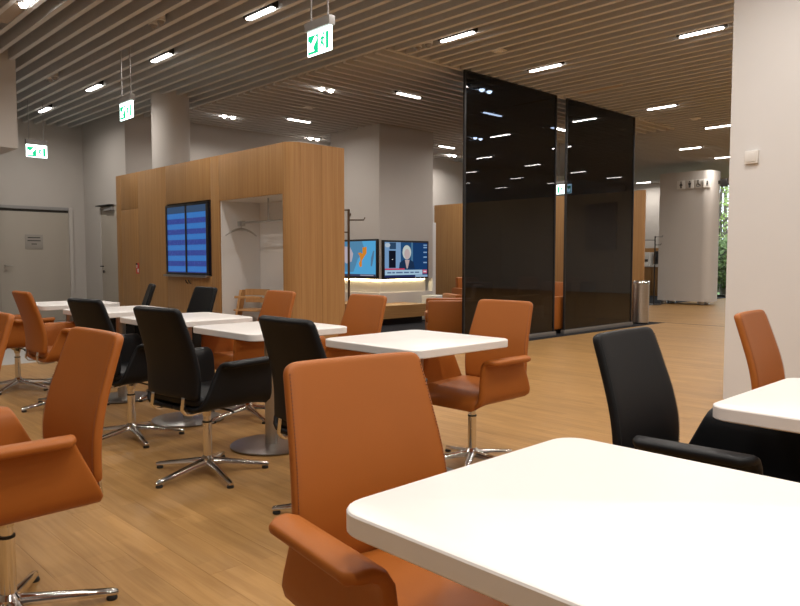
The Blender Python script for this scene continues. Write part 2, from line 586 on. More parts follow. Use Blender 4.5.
# front panels (each veneer board its own part); local y is distance from the near corner
NA, NB = r + 0.002, 1.46
def fp(y0, y1, z0, z1, name='front_panel'):
    g = 0.0018
    return bx(name, M['oak'], 0.0, 0.022, y0 + g, y1 - g, z0 + g, z1 - g, cab, 0.001)
NA = 0.27
fp(r, 1.525, NH, CH)                       # above the niche
fp(1.525, 1.73, 0, CH)
fp(1.73, 2.97, 1.905, CH)                  # around the screens
fp(1.73, 2.97, 0.47, 0.93)
fp(1.73, 2.97, 0.0, 0.47)
fp(2.97, 3.87, 0, CH)
dd = fp(3.87, 4.48, 0.06, 1.905, 'cabinet_door')
fp(3.87, 4.48, 1.905, CH)
fp(3.87, 4.48, 0, 0.06)
fp(4.48, L, 0, CH)
bx('joint_backing', M['seam'], 0.024, 0.034, 1.53, L - 0.02, 0, CH, cab)
bx('joint_backing', M['seam'], 0.024, 0.034, r, 1.525, NH, CH, cab)
# niche lining
bx('niche_lining', M['wallwhite'], ND, ND + 0.02, r - 0.02, 1.55, 0, NH + 0.02, cab)
bx('niche_lining', M['wallwhite'], 0.022, ND, 1.505, 1.525, 0, NH, cab)
bx('niche_lining', M['wallwhite'], 0.03, ND, r - 0.02, r, 0, NH, cab)
bx('niche_lining', M['wallwhite'], 0.022, ND, r - 0.02, 1.525, NH, NH + 0.02, cab)
kn = MB().lathe([(0.012, 0), (0.012, 0.02), (0.008, 0.025)], 12)
kn.xf(Matrix.Rotation(R(-90), 4, 'Y')).build('keyhole', M['plastic_black'], dd).location = (-0.0, 3.94, 1.075)
for yy in (2.28, 2.36):
    MB().tube([(0, yy, 0.82), (-0.02, yy + 0.01, 0.835), (-0.03, yy + 0.02, 0.87)], 0.007, 8).build('cable_hook', M['plastic_black'], cab)

# fire-extinguisher sticker on the cabinet door
st = tag(empty('safety_sticker', (CX - 0.0005, CY0 + 3.90, 0.93), -90), 'small red and white safety sticker on the oak cabinet door', 'sticker')
MB().flat([(-0.08, 0), (0.02, 0), (0.02, 0.16), (-0.08, 0.16)], -0.0).build('backing', M['red'], st, 0)
MB().flat([(-0.065, 0.09), (-0.035, 0.09), (-0.035, 0.145), (-0.065, 0.145)], -0.0022).build('symbol', M['plastic_white'], st, 0)
MB().flat([(-0.03, 0.02), (0.008, 0.02), (0.008, 0.075), (-0.03, 0.075)], -0.0022).build('symbol', M['plastic_white'], st, 0)

# flight information screens: one black surround, two portrait screens
fs = tag(empty('flight_display', (CX, 8.853, 0.94), -90), 'pair of portrait blue flight information screens set in the oak cabinet', 'screen')
SWD, SHT = 0.58, 0.945
bx('bezel', M['plastic_black'], -SWD, SWD, -0.03, 0.0, 0, 0.03, fs, 0.003)
bx('bezel', M['plastic_black'], -SWD, SWD, -0.03, 0.0, SHT - 0.03, SHT, fs, 0.003)
for x in (-SWD, -0.02, SWD - 0.04):
    bx('bezel', M['plastic_black'], x, x + 0.04, -0.03, 0.0, 0.03, SHT - 0.03, fs, 0.003)
for x0, x1 in ((-SWD + 0.04, -0.02), (0.02, SWD - 0.04)):
    sc_ = bx('screen', M['board'], x0, x1, -0.02, 0.0, 0.03, SHT - 0.03, fs)
    hd_ = bx('header_bar', emit('screen_header', (0.05, 0.09, 0.17), 0.8), x0, x1, -0.0215, -0.02, SHT - 0.12, SHT - 0.03, sc_)
bx('ledge', M['steel'], -SWD - 0.01, SWD + 0.01, -0.07, 0.0, -0.03, -0.002, fs, 0.004)

# clothes rail and hanger inside the niche
rl = tag(empty('clothes_rail', (CX + 0.18, CY0, 0)), 'steel clothes rail hung from the top of the coat niche', 'rail')
MB().tube([(0, r + 0.001, 1.60), (0, 1.26, 1.60)], 0.013).build('bar', M['steel'], rl)
MB().tube([(0, 0.70, 1.60), (0, 0.70, NH - 0.001)], 0.010).build('hanging_rod', M['steel'], rl)
MB().box(-0.03, 0.03, 1.25, 1.35, 1.555, 1.625, 0.01).build('end_block', M['steel'], rl)
hg = tag(empty('coat_hanger', (CX + 0.18, CY0 + 1.305, 1.635), 0), 'curved grey metal coat hanger on the end of the clothes rail', 'hanger')
arc = []
for i in range(17):
    u = -1 + 2 * i / 16
    arc.append((u * 0.22, 0, -0.115 - 0.08 * u * u))
MB().tube(arc, [0.008 + 0.012 * (1 - abs(-1 + 2 * i / 16)) for i in range(17)], 10).build('arms', M['steel'], hg)
MB().tube([(0, 0, -0.12), (0, 0, -0.10), (0, 0.0, -0.08)], 0.006, 8).build('hook', M['steel'], hg)

# wooden high chair in the niche
hc = tag(empty('high_chair', (CX + 0.30, CY0 + 1.20, 0), 200), 'small beech wood high chair standing inside the white coat niche', 'high chair')
for s_ in (-1, 1):
    sd = MB()
    y = s_ * 0.20
    sd.rings([[(-0.06, y - 0.018, 0.76), (0.03, y - 0.018, 0.76), (0.03, y + 0.018, 0.76), (-0.06, y + 0.018, 0.76)],
              [(0.16, y - 0.018, 0.0), (0.25, y - 0.018, 0.0), (0.25, y + 0.018, 0.0), (0.16, y + 0.018, 0.0)]])
    sd.build('side_frame', M['beech'], hc)
    MB().box(-0.25, 0.25, y - 0.018, y + 0.018, 0.0, 0.045, 0.008).build('floor_runner', M['beech'], hc)
MB().box(-0.12, 0.20, -0.182, 0.182, 0.505, 0.525, 0.006).build('seat', M['beech'], hc)
MB().box(-0.10, 0.26, -0.182, 0.182, 0.27, 0.29, 0.006).build('footrest', M['beech'], hc)
for z0, z1 in ((0.60, 0.66), (0.69, 0.77)):
    br = []
    for i in range(9):
        u = -1 + i / 4
        br.append((-0.06 - 0.04 * (1 - u * u), u * 0.183))
    MB().prism(br + [(x + 0.018, y) for x, y in br[::-1]], z0, z1).build('backrest_slat', M['beech'], hc)
MB().box(0.12, 0.16, -0.20, 0.20, 0.66, 0.69, 0.008).build('safety_bar', M['beech'], hc)

# ------------------------------------------------------------------ television pillar with bench
PX0, PX1, PY0, PY1 = 8.75, 10.16, 9.60, 11.0
tp = struct(empty('wall_pillar', (PX0, PY0, 0)))
pw, pd = PX1 - PX0, PY1 - PY0
bx('pillar_shaft', M['wall'], 0, pw, 0, pd, 0.775, WT, tp, 0.003)
bx('pillar_core', M['wall'], 0.10, pw - 0.10, 0.10, pd - 0.1, 0.0, 0.775, tp)
bx('pillar_foot', M['wall'], 0, pw, 0, pd, 0, 0.53, tp, 0.003)
bx('pillar_trim', M['wallwhite'], pw + 0.001, pw + 0.09, 0.0, 0.3, 0, 1.86, tp, 0.003)
ledg = tag(empty('led_strip', (PX0, PY0, 0)), 'warm LED light strip glowing beneath the two wall televisions', 'light')
bx('strip', M['led'], 0.06, 1.26, 0.075, 0.09, 0.755, 0.774, ledg)
bx('strip', M['led'], 0.075, 0.09, 0.09, 1.3, 0.755, 0.774, ledg)
# bench wrapping the pillar
bn = tag(empty('corner_bench', (PX0, PY0, 0)), 'low oak bench with dark recessed plinth wrapping the television pillar', 'bench')
MB().prism([(-0.55, -0.65), (pw - 0.81, -0.65), (pw - 0.81, -0.001), (-0.001, -0.001), (-0.001, pd), (-0.55, pd)], 0.12, 0.34).build('bench_top', M['oak_dark'], bn, 0)
MB().prism([(-0.45, -0.55), (pw - 0.86, -0.55), (pw - 0.86, -0.001), (-0.001, -0.001), (-0.001, pd), (-0.45, pd)], 0.003, 0.119).build('plinth', M['plastic_black'], bn, 0)

def tv(name, loc, rz, label, w=1.19, h=0.72):
    t = tag(empty(name, loc, rz), label, 'television', 'wall televisions on the white pillar')
    b_ = 0.035
    bx('bezel', M['plastic_black'], -w / 2, w / 2, -0.055, -0.005, -h / 2, h / 2, t, 0.006)
    bx('wall_mount', M['darkmetal'], -0.2, 0.2, -0.006, -0.0005, -0.15, 0.15, t)
    return t, w - 2 * b_, h - 2 * b_
def spoly(parent, pts, mat, lay, w, h, name='picture'):
    MB().flat([((x - 0.5) * w, (z - 0.5) * h) for x, z in pts], -0.0555 - 0.0012 * lay).build(name, mat, parent, 0)
def rc(x0, x1, z0, z1):
    return [(x0, z0), (x1, z0), (x1, z1), (x0, z1)]
def ell(cx, cz, a, b_, n=18, t0=0, t1=360):
    return [(cx + a * math.cos(R(t0 + (t1 - t0) * k / n)), cz + b_ * math.sin(R(t0 + (t1 - t0) * k / n))) for k in range(n if t1 - t0 == 360 else n + 1)]
def em(col, s=0.8, cache={}):
    k_ = (col, s)
    if k_ not in cache:
        cache[k_] = emit('screen_colour', col, s)
    return cache[k_]
t1, w, h = tv('television', (PX0, PY0 + 0.60, 1.155), -90, 'television showing a blue map with an orange country')
scr = bx('screen', em((0.10, 0.42, 0.75)), -w / 2, w / 2, -0.0565, -0.0545, -h / 2, h / 2, t1)
spoly(scr, [(0.0, 0.12), (0.0, 1.0), (0.66, 1.0), (0.72, 0.80), (0.66, 0.62), (0.56, 0.50), (0.50, 0.30), (0.44, 0.12)], em((0.10, 0.27, 0.45)), 1, w, h, 'map_land')
spoly(scr, [(0.68, 0.82), (0.78, 0.84), (0.78, 0.66), (0.70, 0.52), (0.66, 0.44), (0.66, 0.28), (0.61, 0.26), (0.585, 0.36), (0.62, 0.46), (0.61, 0.58), (0.56, 0.66), (0.62, 0.68), (0.68, 0.64)], em((0.72, 0.26, 0.03)), 2, w, h, 'map_country')
spoly(scr, [(0.88, 0.30), (0.91, 0.28), (0.95, 0.50), (0.97, 0.72), (0.94, 0.72), (0.89, 0.52)], em((0.10, 0.22, 0.36)), 2, w, h, 'map_island')
spoly(scr, [(0.14, 0.48), (0.26, 0.36), (0.40, 0.42), (0.44, 0.64), (0.36, 0.84), (0.2, 0.86), (0.12, 0.7)], em((0.52, 0.46, 0.52)), 2, w, h, 'map_shape')
spoly(scr, rc(0.0, 1.0, 0.0, 0.06), em((0.06, 0.06, 0.12)), 2, w, h, 'caption_bar')
spoly(scr, rc(0.62, 0.95, 0.015, 0.045), em((0.35, 0.35, 0.45)), 3, w, h, 'caption_bar')

t2, w, h = tv('television', (PX0 + 0.64, PY0, 1.135), 0, 'television showing a blonde news presenter above a caption strip')
scr = bx('screen', em((0.012, 0.05, 0.16)), -w / 2, w / 2, -0.0565, -0.0545, -h / 2, h / 2, t2)
spoly(scr, rc(0.0, 0.36, 0.25, 1.0), em((0.20, 0.36, 0.60)), 1, w, h, 'doorway')
spoly(scr, rc(0.09, 0.245, 0.27, 0.76), em((0.008, 0.010, 0.02)), 2, w, h, 'dark_door')
spoly(scr, rc(0.105, 0.25, 0.80, 0.99), em((0.03, 0.07, 0.14)), 2, w, h, 'door_window')
spoly(scr, rc(0.16, 0.18, 0.50, 0.52), em((0.7, 0.7, 0.75), 1.0), 3, w, h, 'door_knob')
spoly(scr, ell(0.06, 0.91, 0.06, 0.06), em((0.5, 0.6, 0.7)), 3, w, h, 'lantern')
spoly(scr, rc(0.36, 0.64, 0.25, 1.0), em((0.02, 0.08, 0.2)), 1, w, h, 'backdrop')
spoly(scr, rc(0.605, 0.645, 0.3, 1.0), em((0.08, 0.2, 0.34)), 2, w, h, 'backdrop')
spoly(scr, [(0.32, 0.24), (0.335, 0.42), (0.43, 0.50), (0.58, 0.50), (0.66, 0.44), (0.69, 0.24)], em((0.014, 0.035, 0.085)), 3, w, h, 'jacket')
spoly(scr, [(0.455, 0.50), (0.565, 0.50), (0.52, 0.25), (0.495, 0.25)], em((0.52, 0.40, 0.40)), 4, w, h, 'neckline')
spoly(scr, ell(0.50, 0.715, 0.10, 0.205), em((0.60, 0.66, 0.62)), 4, w, h, 'hair')
spoly(scr, ell(0.505, 0.665, 0.066, 0.15), em((0.56, 0.44, 0.44)), 5, w, h, 'face')
for z in (0.93, 0.86, 0.72, 0.58, 0.42):
    spoly(scr, rc(0.90, 0.985, z - 0.018, z + 0.018), em((0.25, 0.4, 0.62)), 3, w, h, 'ticker')
spoly(scr, rc(0.0, 0.445, 0.215, 0.255), em((0.65, 0.06, 0.12)), 5, w, h, 'caption_bar')
spoly(scr, rc(0.0, 0.87, 0.065, 0.21), em((0.42, 0.62, 0.78)), 5, w, h, 'caption_strip')
for i, (x0, x1) in enumerate(((0.05, 0.14), (0.16, 0.22), (0.25, 0.40), (0.43, 0.55), (0.58, 0.66), (0.69, 0.79))):
    spoly(scr, rc(x0, x1, 0.115, 0.155), em((0.10, 0.16, 0.30)), 6, w, h, 'caption_text')
spoly(scr, rc(0.88, 0.985, 0.10, 0.21), em((0.60, 0.12, 0.20)), 5, w, h, 'channel_logo')
spoly(scr, rc(0.90, 0.965, 0.135, 0.175), em((0.7, 0.7, 0.8)), 6, w, h, 'channel_logo')
spoly(scr, rc(0.0, 0.70, 0.0, 0.06), em((0.02, 0.03, 0.12)), 5, w, h, 'caption_bar')
spoly(scr, rc(0.70, 1.0, 0.0, 0.06), em((0.30, 0.45, 0.65)), 5, w, h, 'caption_bar')

# ------------------------------------------------------------------ oak partition behind the glass
WX = 12.4
pt = tag(empty('oak_partition', (WX, 6.36, 0)), 'tall oak-veneered partition wall behind the smoked glass screens', 'partition')
yy = 0.0
for wd in (0.62, 0.9, 0.9, 0.9, 0.9, 1.09):
    bx('panel', M['oak'], 0, 0.05, yy + 0.0015, yy + wd - 0.0015, 0.003, 2.42, pt, 0.001)
    yy += wd
bx('frame', M['seam'], 0.05, 0.06, 0.01, yy - 0.01, 0.003, 2.41, pt)
ws = tag(empty('wall_screen', (WX, 7.23, 1.77), -90), 'dark portrait screen hung on the oak partition behind smoked glass', 'screen')
bx('bezel', M['plastic_black'], -0.33, 0.33, -0.05, -0.002, -0.45, 0.45, ws, 0.005)
bx('screen', M['gframe'], -0.315, 0.315, -0.052, -0.05, -0.435, 0.435, ws)

# ------------------------------------------------------------------ smoked glass screens
GY = 6.10
def glass(x0, x1, label):
    g = tag(empty('smoked_glass_screen', (x0, GY, 0)), label, 'glass screen', 'floor-to-ceiling smoked glass screens')
    w_ = x1 - x0
    bx('pane', M['smoked'], 0.03, w_ - 0.03, -0.005, 0.005, 0.06, ZC - 0.02, g)
    bx('edge_profile', M['gframe'], 0.0, 0.03, -0.014, 0.014, 0.06, ZC - 0.004, g, 0.002)
    bx('edge_profile', M['gframe'], w_ - 0.03, w_, -0.014, 0.014, 0.06, ZC - 0.004, g, 0.002)
    bx('top_profile', M['gframe'], 0.03, w_ - 0.03, -0.014, 0.014, ZC - 0.02, ZC - 0.004, g)
    bx('floor_rail', M['rail'], -0.02, w_ + 0.02, -0.035, 0.035, 0.0, 0.06, g, 0.004)
    return g
glass(7.03, 9.12, 'black smoked glass screen between the orange lounge chair and the narrow gap')
glass(9.38, 11.48, 'black smoked glass screen whose end stands beside the steel bin')

# ------------------------------------------------------------------ waste bin
wb = tag(empty('waste_bin', (11.86, 6.12, 0)), 'tall cylindrical brushed steel waste bin beside the smoked glass', 'bin')
MB().lathe([(0.140, 0.0), (0.140, 0.03)], 32).build('foot_ring', M['plastic_black'], wb)
MB().lathe([(0.143, 0.03), (0.143, 0.72)], 32).build('body', M['steel'], wb)
MB().lathe([(0.145, 0.721), (0.145, 0.755), (0.138, 0.765), (0.115, 0.765), (0.105, 0.735), (0.02, 0.735)], 32).build('rim', M['chrome'], wb)

# ------------------------------------------------------------------ coat stands
def coat_stand(loc, H, rz, label, mat, hooks):
    c = tag(empty('coat_stand', loc, rz), label, 'coat stand')
    MB().lathe([(0.18, 0), (0.18, 0.012), (0.165, 0.018), (0.02, 0.02)], 28).build('base', mat, c)
    MB().tube([(0, 0, 0.02), (0, 0, H)], 0.016, 12).build('pole', mat, c)
    for a, z, l in hooks:
        dx, dy = math.cos(R(a)), math.sin(R(a))
        MB().tube([(0, 0, z), (dx * l, dy * l, z), (dx * (l + 0.015), dy * (l + 0.015), z + 0.035)], 0.009, 8).build('hook', mat, c)
    return c
coat_stand((6.06, 7.25, 0.0025), 1.80, 0, 'slim bronze coat stand beside the rounded end of the oak cabinet', M['bronze'], ((136, 1.79, 0.10), (316, 1.66, 0.20), (136, 1.5, 0.14), (40, 1.72, 0.14)))
coat_stand((17.0, 8.42, 0.0025), 1.72, 0, 'dark coat stand in front of the white toilet block', M['darkmetal'], ((136, 1.62, 0.28), (316, 1.70, 0.18), (316, 1.5, 0.14)))

# ------------------------------------------------------------------ toilet block with pictograms
tb = tag(empty('toilet_block', (17.6, 7.32, 0)), 'freestanding white block with rounded corner carrying toilet pictograms', 'block')
out = []
for k_ in range(9):
    t = R(180 + 90 * k_ / 8)
    out.append((0.2 + 0.2 * math.cos(t), 0.2 + 0.2 * math.sin(t)))
MB().prism(out + [(0.5, 0.0), (0.62, 0.03), (0.72, 0.12), (0.75, 0.25), (0.75, 1.3), (0.0, 1.3)], 0.09, 3.32).build('body', M['wall'], tb, 30)
for x, y in ((0.3, 0.3), (0.12, 1.18), (0.6, 0.3), (0.6, 1.18)):
    MB().lathe([(0.08, 0.003), (0.08, 0.09)], 16).build('foot', M['steel'], tb, loc=(x, y, 0))
def disc(x, z, r_, y, mb, n=14):
    mb.flat([(x + r_ * math.cos(2 * math.pi * k_ / n), z + r_ * math.sin(2 * math.pi * k_ / n)) for k_ in range(n)], y)
def pictogram(kind, ycen, label):
    g = tag(empty('pictogram_plate', (17.598, ycen, 2.90), -90), label, 'sign')
    bx('plate', M['plastic_white'], -0.105, 0.105, -0.012, -0.001, 0, 0.21, g, 0.002)
    m = MB()
    y = -0.0122
    if kind == 'woman':
        disc(0, 0.172, 0.018, y, m)
        m.flat([(-0.018, 0.148), (0.018, 0.148), (0.042, 0.08), (-0.042, 0.08)], y)
        for s_ in (-1, 1):
            m.flat([(s_ * 0.012 - 0.009, 0.08), (s_ * 0.012 + 0.009, 0.08), (s_ * 0.012 + 0.009, 0.02), (s_ * 0.012 - 0.009, 0.02)], y)
    elif kind == 'man':
        disc(0, 0.172, 0.018, y, m)
        m.flat([(-0.036, 0.148), (0.036, 0.148), (0.032, 0.085), (-0.032, 0.085)], y)
        for s_ in (-1, 1):
            m.flat([(s_ * 0.013 - 0.011, 0.085), (s_ * 0.013 + 0.011, 0.085), (s_ * 0.013 + 0.011, 0.02), (s_ * 0.013 - 0.011, 0.02)], y)
    elif kind == 'wheelchair':
        disc(-0.012, 0.175, 0.017, y, m)
        m.flat([(-0.024, 0.155), (0.0, 0.155), (0.004, 0.095), (0.045, 0.09), (0.06, 0.04), (0.045, 0.035), (0.03, 0.075), (-0.02, 0.08)], y)
        for k_ in range(16):
            a0, a1 = R(130 + 250 * k_ / 16), R(130 + 250 * (k_ + 1) / 16)
            m.flat([(-0.01 + 0.045 * math.cos(a0), 0.07 + 0.045 * math.sin(a0)), (-0.01 + 0.045 * math.cos(a1), 0.07 + 0.045 * math.sin(a1)),
                    (-0.01 + 0.034 * math.cos(a1), 0.07 + 0.034 * math.sin(a1)), (-0.01 + 0.034 * math.cos(a0), 0.07 + 0.034 * math.sin(a0))], y)
    else:
        disc(0, 0.142, 0.022, y, m)
        m.flat([(-0.022, 0.118), (0.022, 0.118), (0.018, 0.07), (-0.018, 0.07)], y)
        for s_ in (-1, 1):
            m.flat([(s_ * 0.012 - 0.008, 0.07), (s_ * 0.012 + 0.008, 0.07), (s_ * 0.016 + 0.008, 0.04), (s_ * 0.016 - 0.008, 0.04)], y)
    m.build('symbol', M['ink'], g, 0)
pictogram('woman', 8.06, 'white plate with a dark woman symbol on the toilet block')
pictogram('man', 7.84, 'white plate with a dark man symbol on the toilet block')
pictogram('wheelchair', 7.62, 'white plate with a wheelchair symbol on the toilet block')
# the baby plate sits where the corner starts to round
g_ = pictogram('baby', 7.60, 'x') if False else None
def baby():
    g = tag(empty('pictogram_plate', (17.625, 7.425, 2.90), -62), 'white plate with a small baby symbol at the block\'s rounded corner', 'sign')
    bx('plate', M['plastic_white'], -0.085, 0.085, -0.030, -0.018, 0, 0.21, g, 0.002)
    bx('spacer', M['plastic_white'], -0.03, 0.03, -0.018, 0.0, 0.05, 0.16, g)
    m = MB()
    disc(0, 0.142, 0.022, -0.0302, m)
    m.flat([(-0.022, 0.118), (0.022, 0.118), (0.018, 0.07), (-0.018, 0.07)], -0.0302)
    for s_ in (-1, 1):
        m.flat([(s_ * 0.012 - 0.008, 0.07), (s_ * 0.012 + 0.008, 0.07), (s_ * 0.016 + 0.008, 0.04), (s_ * 0.016 - 0.008, 0.04)], -0.0302)
    m.build('symbol', M['ink'], g, 0)
baby()
ps = tag(empty('projecting_sign', (18.05, 7.32, 2.93)), 'dark sign plate projecting from the rounded end of the toilet block', 'sign')
bx('plate', M['darkmetal'], -0.02, 0.02, -0.22, -0.05, 0, 0.2, ps, 0.012)
bx('bracket', M['darkmetal'], -0.02, 0.02, -0.06, 0.002, 0.08, 0.16, ps)

# refreshment counter at the far end
ct = tag(empty('service_counter', (21.2, 9.4, 0)), 'oak service counter with pale worktop against the far bright wall', 'counter')
for k_ in range(4):
    bx('cabinet_front', M['oak'], 0.0, 0.03, 0.02 + 0.6 * k_, 0.60 + 0.6 * k_, 0.1, 0.9, ct, 0.002)
bx('carcass', M['oak'], 0.03, 0.79, 0.01, 2.43, 0.003, 0.9, ct)
bx('worktop', M['plastic_white'], -0.03, 0.79, 0.0, 2.45, 0.9, 0.94, ct, 0.003)
bx('splashback', M['oak'], 0.78, 0.795, 0.0, 2.45, 0.94, 1.5, ct)
cm = tag(empty('coffee_machine', (21.65, 10.55, 0.941)), 'black coffee machine standing on the far service counter', 'coffee machine')
bx('body', M['plastic_black'], -0.05, 0.25, -0.17, 0.17, 0, 0.46, cm, 0.02)
bx('spout', M['plastic_black'], -0.16, -0.05, -0.05, 0.05, 0.22, 0.34, cm, 0.01)
bx('drip_tray', M['steel'], -0.22, -0.05, -0.15, 0.15, 0, 0.05, cm, 0.005)
cup = tag(empty('cup_dispenser', (21.6, 10.95, 0.941)), 'white cup dispenser on the far service counter', 'dispenser')
bx('body', M['plastic_white'], -0.15, 0.15, -0.15, 0.15, 0, 0.42, cup, 0.02)
bx('front_slot', M['ink'], -0.152, -0.15, -0.1, 0.1, 0.12, 0.2, cup)

# small switch box on the near right wall
sb = tag(empty('wall_switch', (5.95, 2.155, 1.90), -90), 'small square white switch box on the right wall', 'switch')
bx('box', M['plastic_white'], -0.05, 0.05, -0.028, -0.0005, 0, 0.10, sb, 0.006)
bx('rocker', M['plastic_white'], -0.035, 0.035, -0.033, -0.028, 0.015, 0.085, sb, 0.004)

# ------------------------------------------------------------------ lounge armchairs behind the glass
def make_lounge():
    c = empty('lounge_armchair')
    bx('plinth', M['plastic_black'], -0.30, 0.30, -0.30, 0.30, 0.0, 0.06, c)
    bx('base', M['orange'], -0.36, 0.37, -0.36, 0.36, 0.06, 0.25, c, 0.03)
    bx('seat_cushion', M['orange'], -0.24, 0.385, -0.245, 0.245, 0.252, 0.40, c, 0.04)
    for s_ in (-1, 1):
        y0, y1 = (0.25, 0.37) if s_ > 0 else (-0.37, -0.25)
        bx('armrest', M['orange'], -0.37, 0.36, y0, y1, 0.10, 0.57, c, 0.035)
    b_ = MB().box(-0.385, -0.25, -0.248, 0.248, 0.12, 0.78, 0.04)
    for v in b_.bm.verts:
        if v.co.z > 0.4:
            v.co.x -= (v.co.z - 0.4) * 0.18
    b_.build('backrest', M['orange'], c)
    return c
LG = [((7.63, 6.83, 0.003), 136, 'brown-orange lounge armchair left of the first smoked glass screen'),
      ((9.1, 7.75, 0.003), 60, 'lounge armchair seen darkly through the first smoked glass screen'),
      ((9.46, 6.53, 0.003), 180, 'orange lounge armchair showing its arm in the gap between the glass screens'),
      ((11.80, 7.62, 0.003), 180, 'orange lounge armchair against the oak partition, seen above another in the glass gap'),
      ((11.80, 8.75, 0.003), 180, 'lounge armchair against the oak partition behind the first smoked glass'),
      ((10.95, 9.15, 0.003), 250, 'orange lounge armchair next to the small white socket table'),
      ((10.6, 6.85, 0.003), 90, 'lounge armchair seen darkly through the second smoked glass screen')]
lp = make_lounge()
for i, (loc, rz, lab) in enumerate(LG):
    o = lp if i == 0 else copy_tree(lp)
    o.location = loc
    o.rotation_euler.z = R(rz)
    tag(o, lab, 'armchair', 'lounge armchairs behind the glass')
sk = tag(empty('socket_table', (9.86, 9.22, 0.003)), 'low white cube side table with power sockets by the oak partition', 'side table')
bx('cube', M['plastic_white'], -0.2, 0.2, -0.2, 0.2, 0, 0.46, sk, 0.006)
for x in (-0.08, 0.04):
    bx('socket', M['ink'], x - 0.035, x + 0.035, -0.203, -0.2, 0.33, 0.40, sk)

# ------------------------------------------------------------------ tables
def make_table():
    t = empty('cafe_table')
    top = MB()
    o1 = rrect(-0.35, 0.35, -0.35, 0.35, 0.06)
    def ins(d):
        s_ = (0.35 - d) / 0.35
        return [(x * s_, y * s_) for x, y in o1]
    top.rings([[(x, y, z) for x, y in ins(d)] for d, z in ((0.010, 0.698), (0.003, 0.6995), (0.0, 0.703), (0, 0.7345), (0.002, 0.738), (0.006, 0.74))])
    top.build('tabletop', M['table'], t, 25)
    MB().lathe([(0.16, 0.690), (0.16, 0.6975)], 24).build('mounting_plate', M['plastic_black'], t)
    MB().lathe([(0.037, 0.016), (0.037, 0.690)], 28).build('column', M['steel'], t)
    MB().lathe([(0.245, 0.006), (0.25, 0.008), (0.25, 0.012), (0.245, 0.0145), (0.04, 0.0165)], 48).build('base_disc', M['steel_base'], t)
    MB().lathe([(0.225, 0.0), (0.225, 0.006)], 32).build('floor_pad', M['glide'], t)
    return t
TB = [((1.075, 0.565), 'white cafe table gleaming brightly, with the big tan chair tucked in'),
      ((2.35, 0.48), 'white cafe table with the black chair tucked in by the right wall'),
      ((2.60, 2.57), 'white cafe table behind the big tan chair\'s back'),
      ((2.44, 3.67), 'white cafe table next in the row, with a black chair whose whole base shows'),
      ((2.41, 4.68), 'white cafe table third in the row, facing the coat niche'),
      ((2.40, 5.79), 'white cafe table fourth in the row, before the flight screens'),
      ((2.41, 6.97), 'white cafe table at the end of the row near the entrance door')]
tp_ = make_table()
for i, ((x, y), lab) in enumerate(TB):
    o = tp_ if i == 0 else copy_tree(tp_)
    o.location = (x, y, 0)
    tag(o, lab, 'table', 'square white cafe tables')

# ------------------------------------------------------------------ conference chairs
def lerp_list(tab, v):
    for (a, p), (b_, q) in zip(tab, tab[1:]):
        if v <= b_:
            u = (v - a) / (b_ - a)
            return [p[i] + (q[i] - p[i]) * u for i in range(len(p))]
    return list(tab[-1][1])

def smooth_tab(tab, v):
    """Catmull-Rom through the table"""
    n = len(tab)
    for i in range(n - 1):
        if v <= tab[i + 1][0] or i == n - 2:
            a, b_ = tab[i], tab[i + 1]
            u = (v - a[0]) / (b_[0] - a[0])
            p0 = tab[max(i - 1, 0)][1]; p1 = a[1]; p2 = b_[1]; p3 = tab[min(i + 2, n - 1)][1]
            return [0.5 * (2 * p1[k] + (p2[k] - p0[k]) * u + (2 * p0[k] - 5 * p1[k] + 4 * p2[k] - p3[k]) * u * u + (3 * p1[k] - p0[k] - 3 * p2[k] + p3[k]) * u ** 3) for k in range(len(p1))]

BACK = [(0.0, (-0.222, 0.450, 0.212)), (0.25, (-0.222, 0.572, 0.216)), (0.5, (-0.240, 0.68, 0.210)), (0.75, (-0.275, 0.795, 0.200)), (1.0, (-0.314, 0.910, 0.190))]
BT = 0.020
def back_mesh(mat):
    m = MB()
    rings = []
    NR, NS = 34, 32
    rows = [0.0, 0.006, 0.018, 0.04] + [0.04 + 0.86 * k / 16 for k in range(1, 17)] + [0.925, 0.945, 0.962, 0.976, 0.987, 0.995, 1.0]
    for v in rows:
        x, z, w_ = smooth_tab(BACK, v)
        dz = (1 - v) * 0.45
        db = v * 0.45
        rr = 0.036
        if dz < rr:
            w_ -= rr - math.sqrt(max(rr * rr - (rr - dz) ** 2, 0))
        r2 = 0.02
        if db < r2:
            w_ -= r2 - math.sqrt(max(r2 * r2 - (r2 - db) ** 2, 0))
        th = BT
        te = min(dz, db)
        if te < BT:
            th = BT * math.sqrt(max(1 - (1 - te / BT) ** 2, 0.02))
        x2, z2, _ = smooth_tab(BACK, min(v + 0.02, 1)); x1_, z1_, _ = smooth_tab(BACK, max(v - 0.02, 0))
        tn = Vector((x2 - x1_, z2 - z1_)).normalized()
        nx, nz = tn.y, -tn.x                        # forward normal
        ring = []
        for k_ in range(NS):
            a = 2 * math.pi * k_ / NS
            ca_, sa_ = math.cos(a), math.sin(a)
            yy_ = math.copysign(abs(ca_) ** 0.30, ca_) * w_
            tt = math.copysign(abs(sa_) ** 0.45, sa_) * th
            cv = 0.022 * (yy_ / 0.23) ** 2          # slight dish
            ring.append((x + nx * tt + cv, yy_, z + nz * tt))
        rings.append(ring)
    m.rings(rings)
    return m.mesh('backrest', mat, 60)

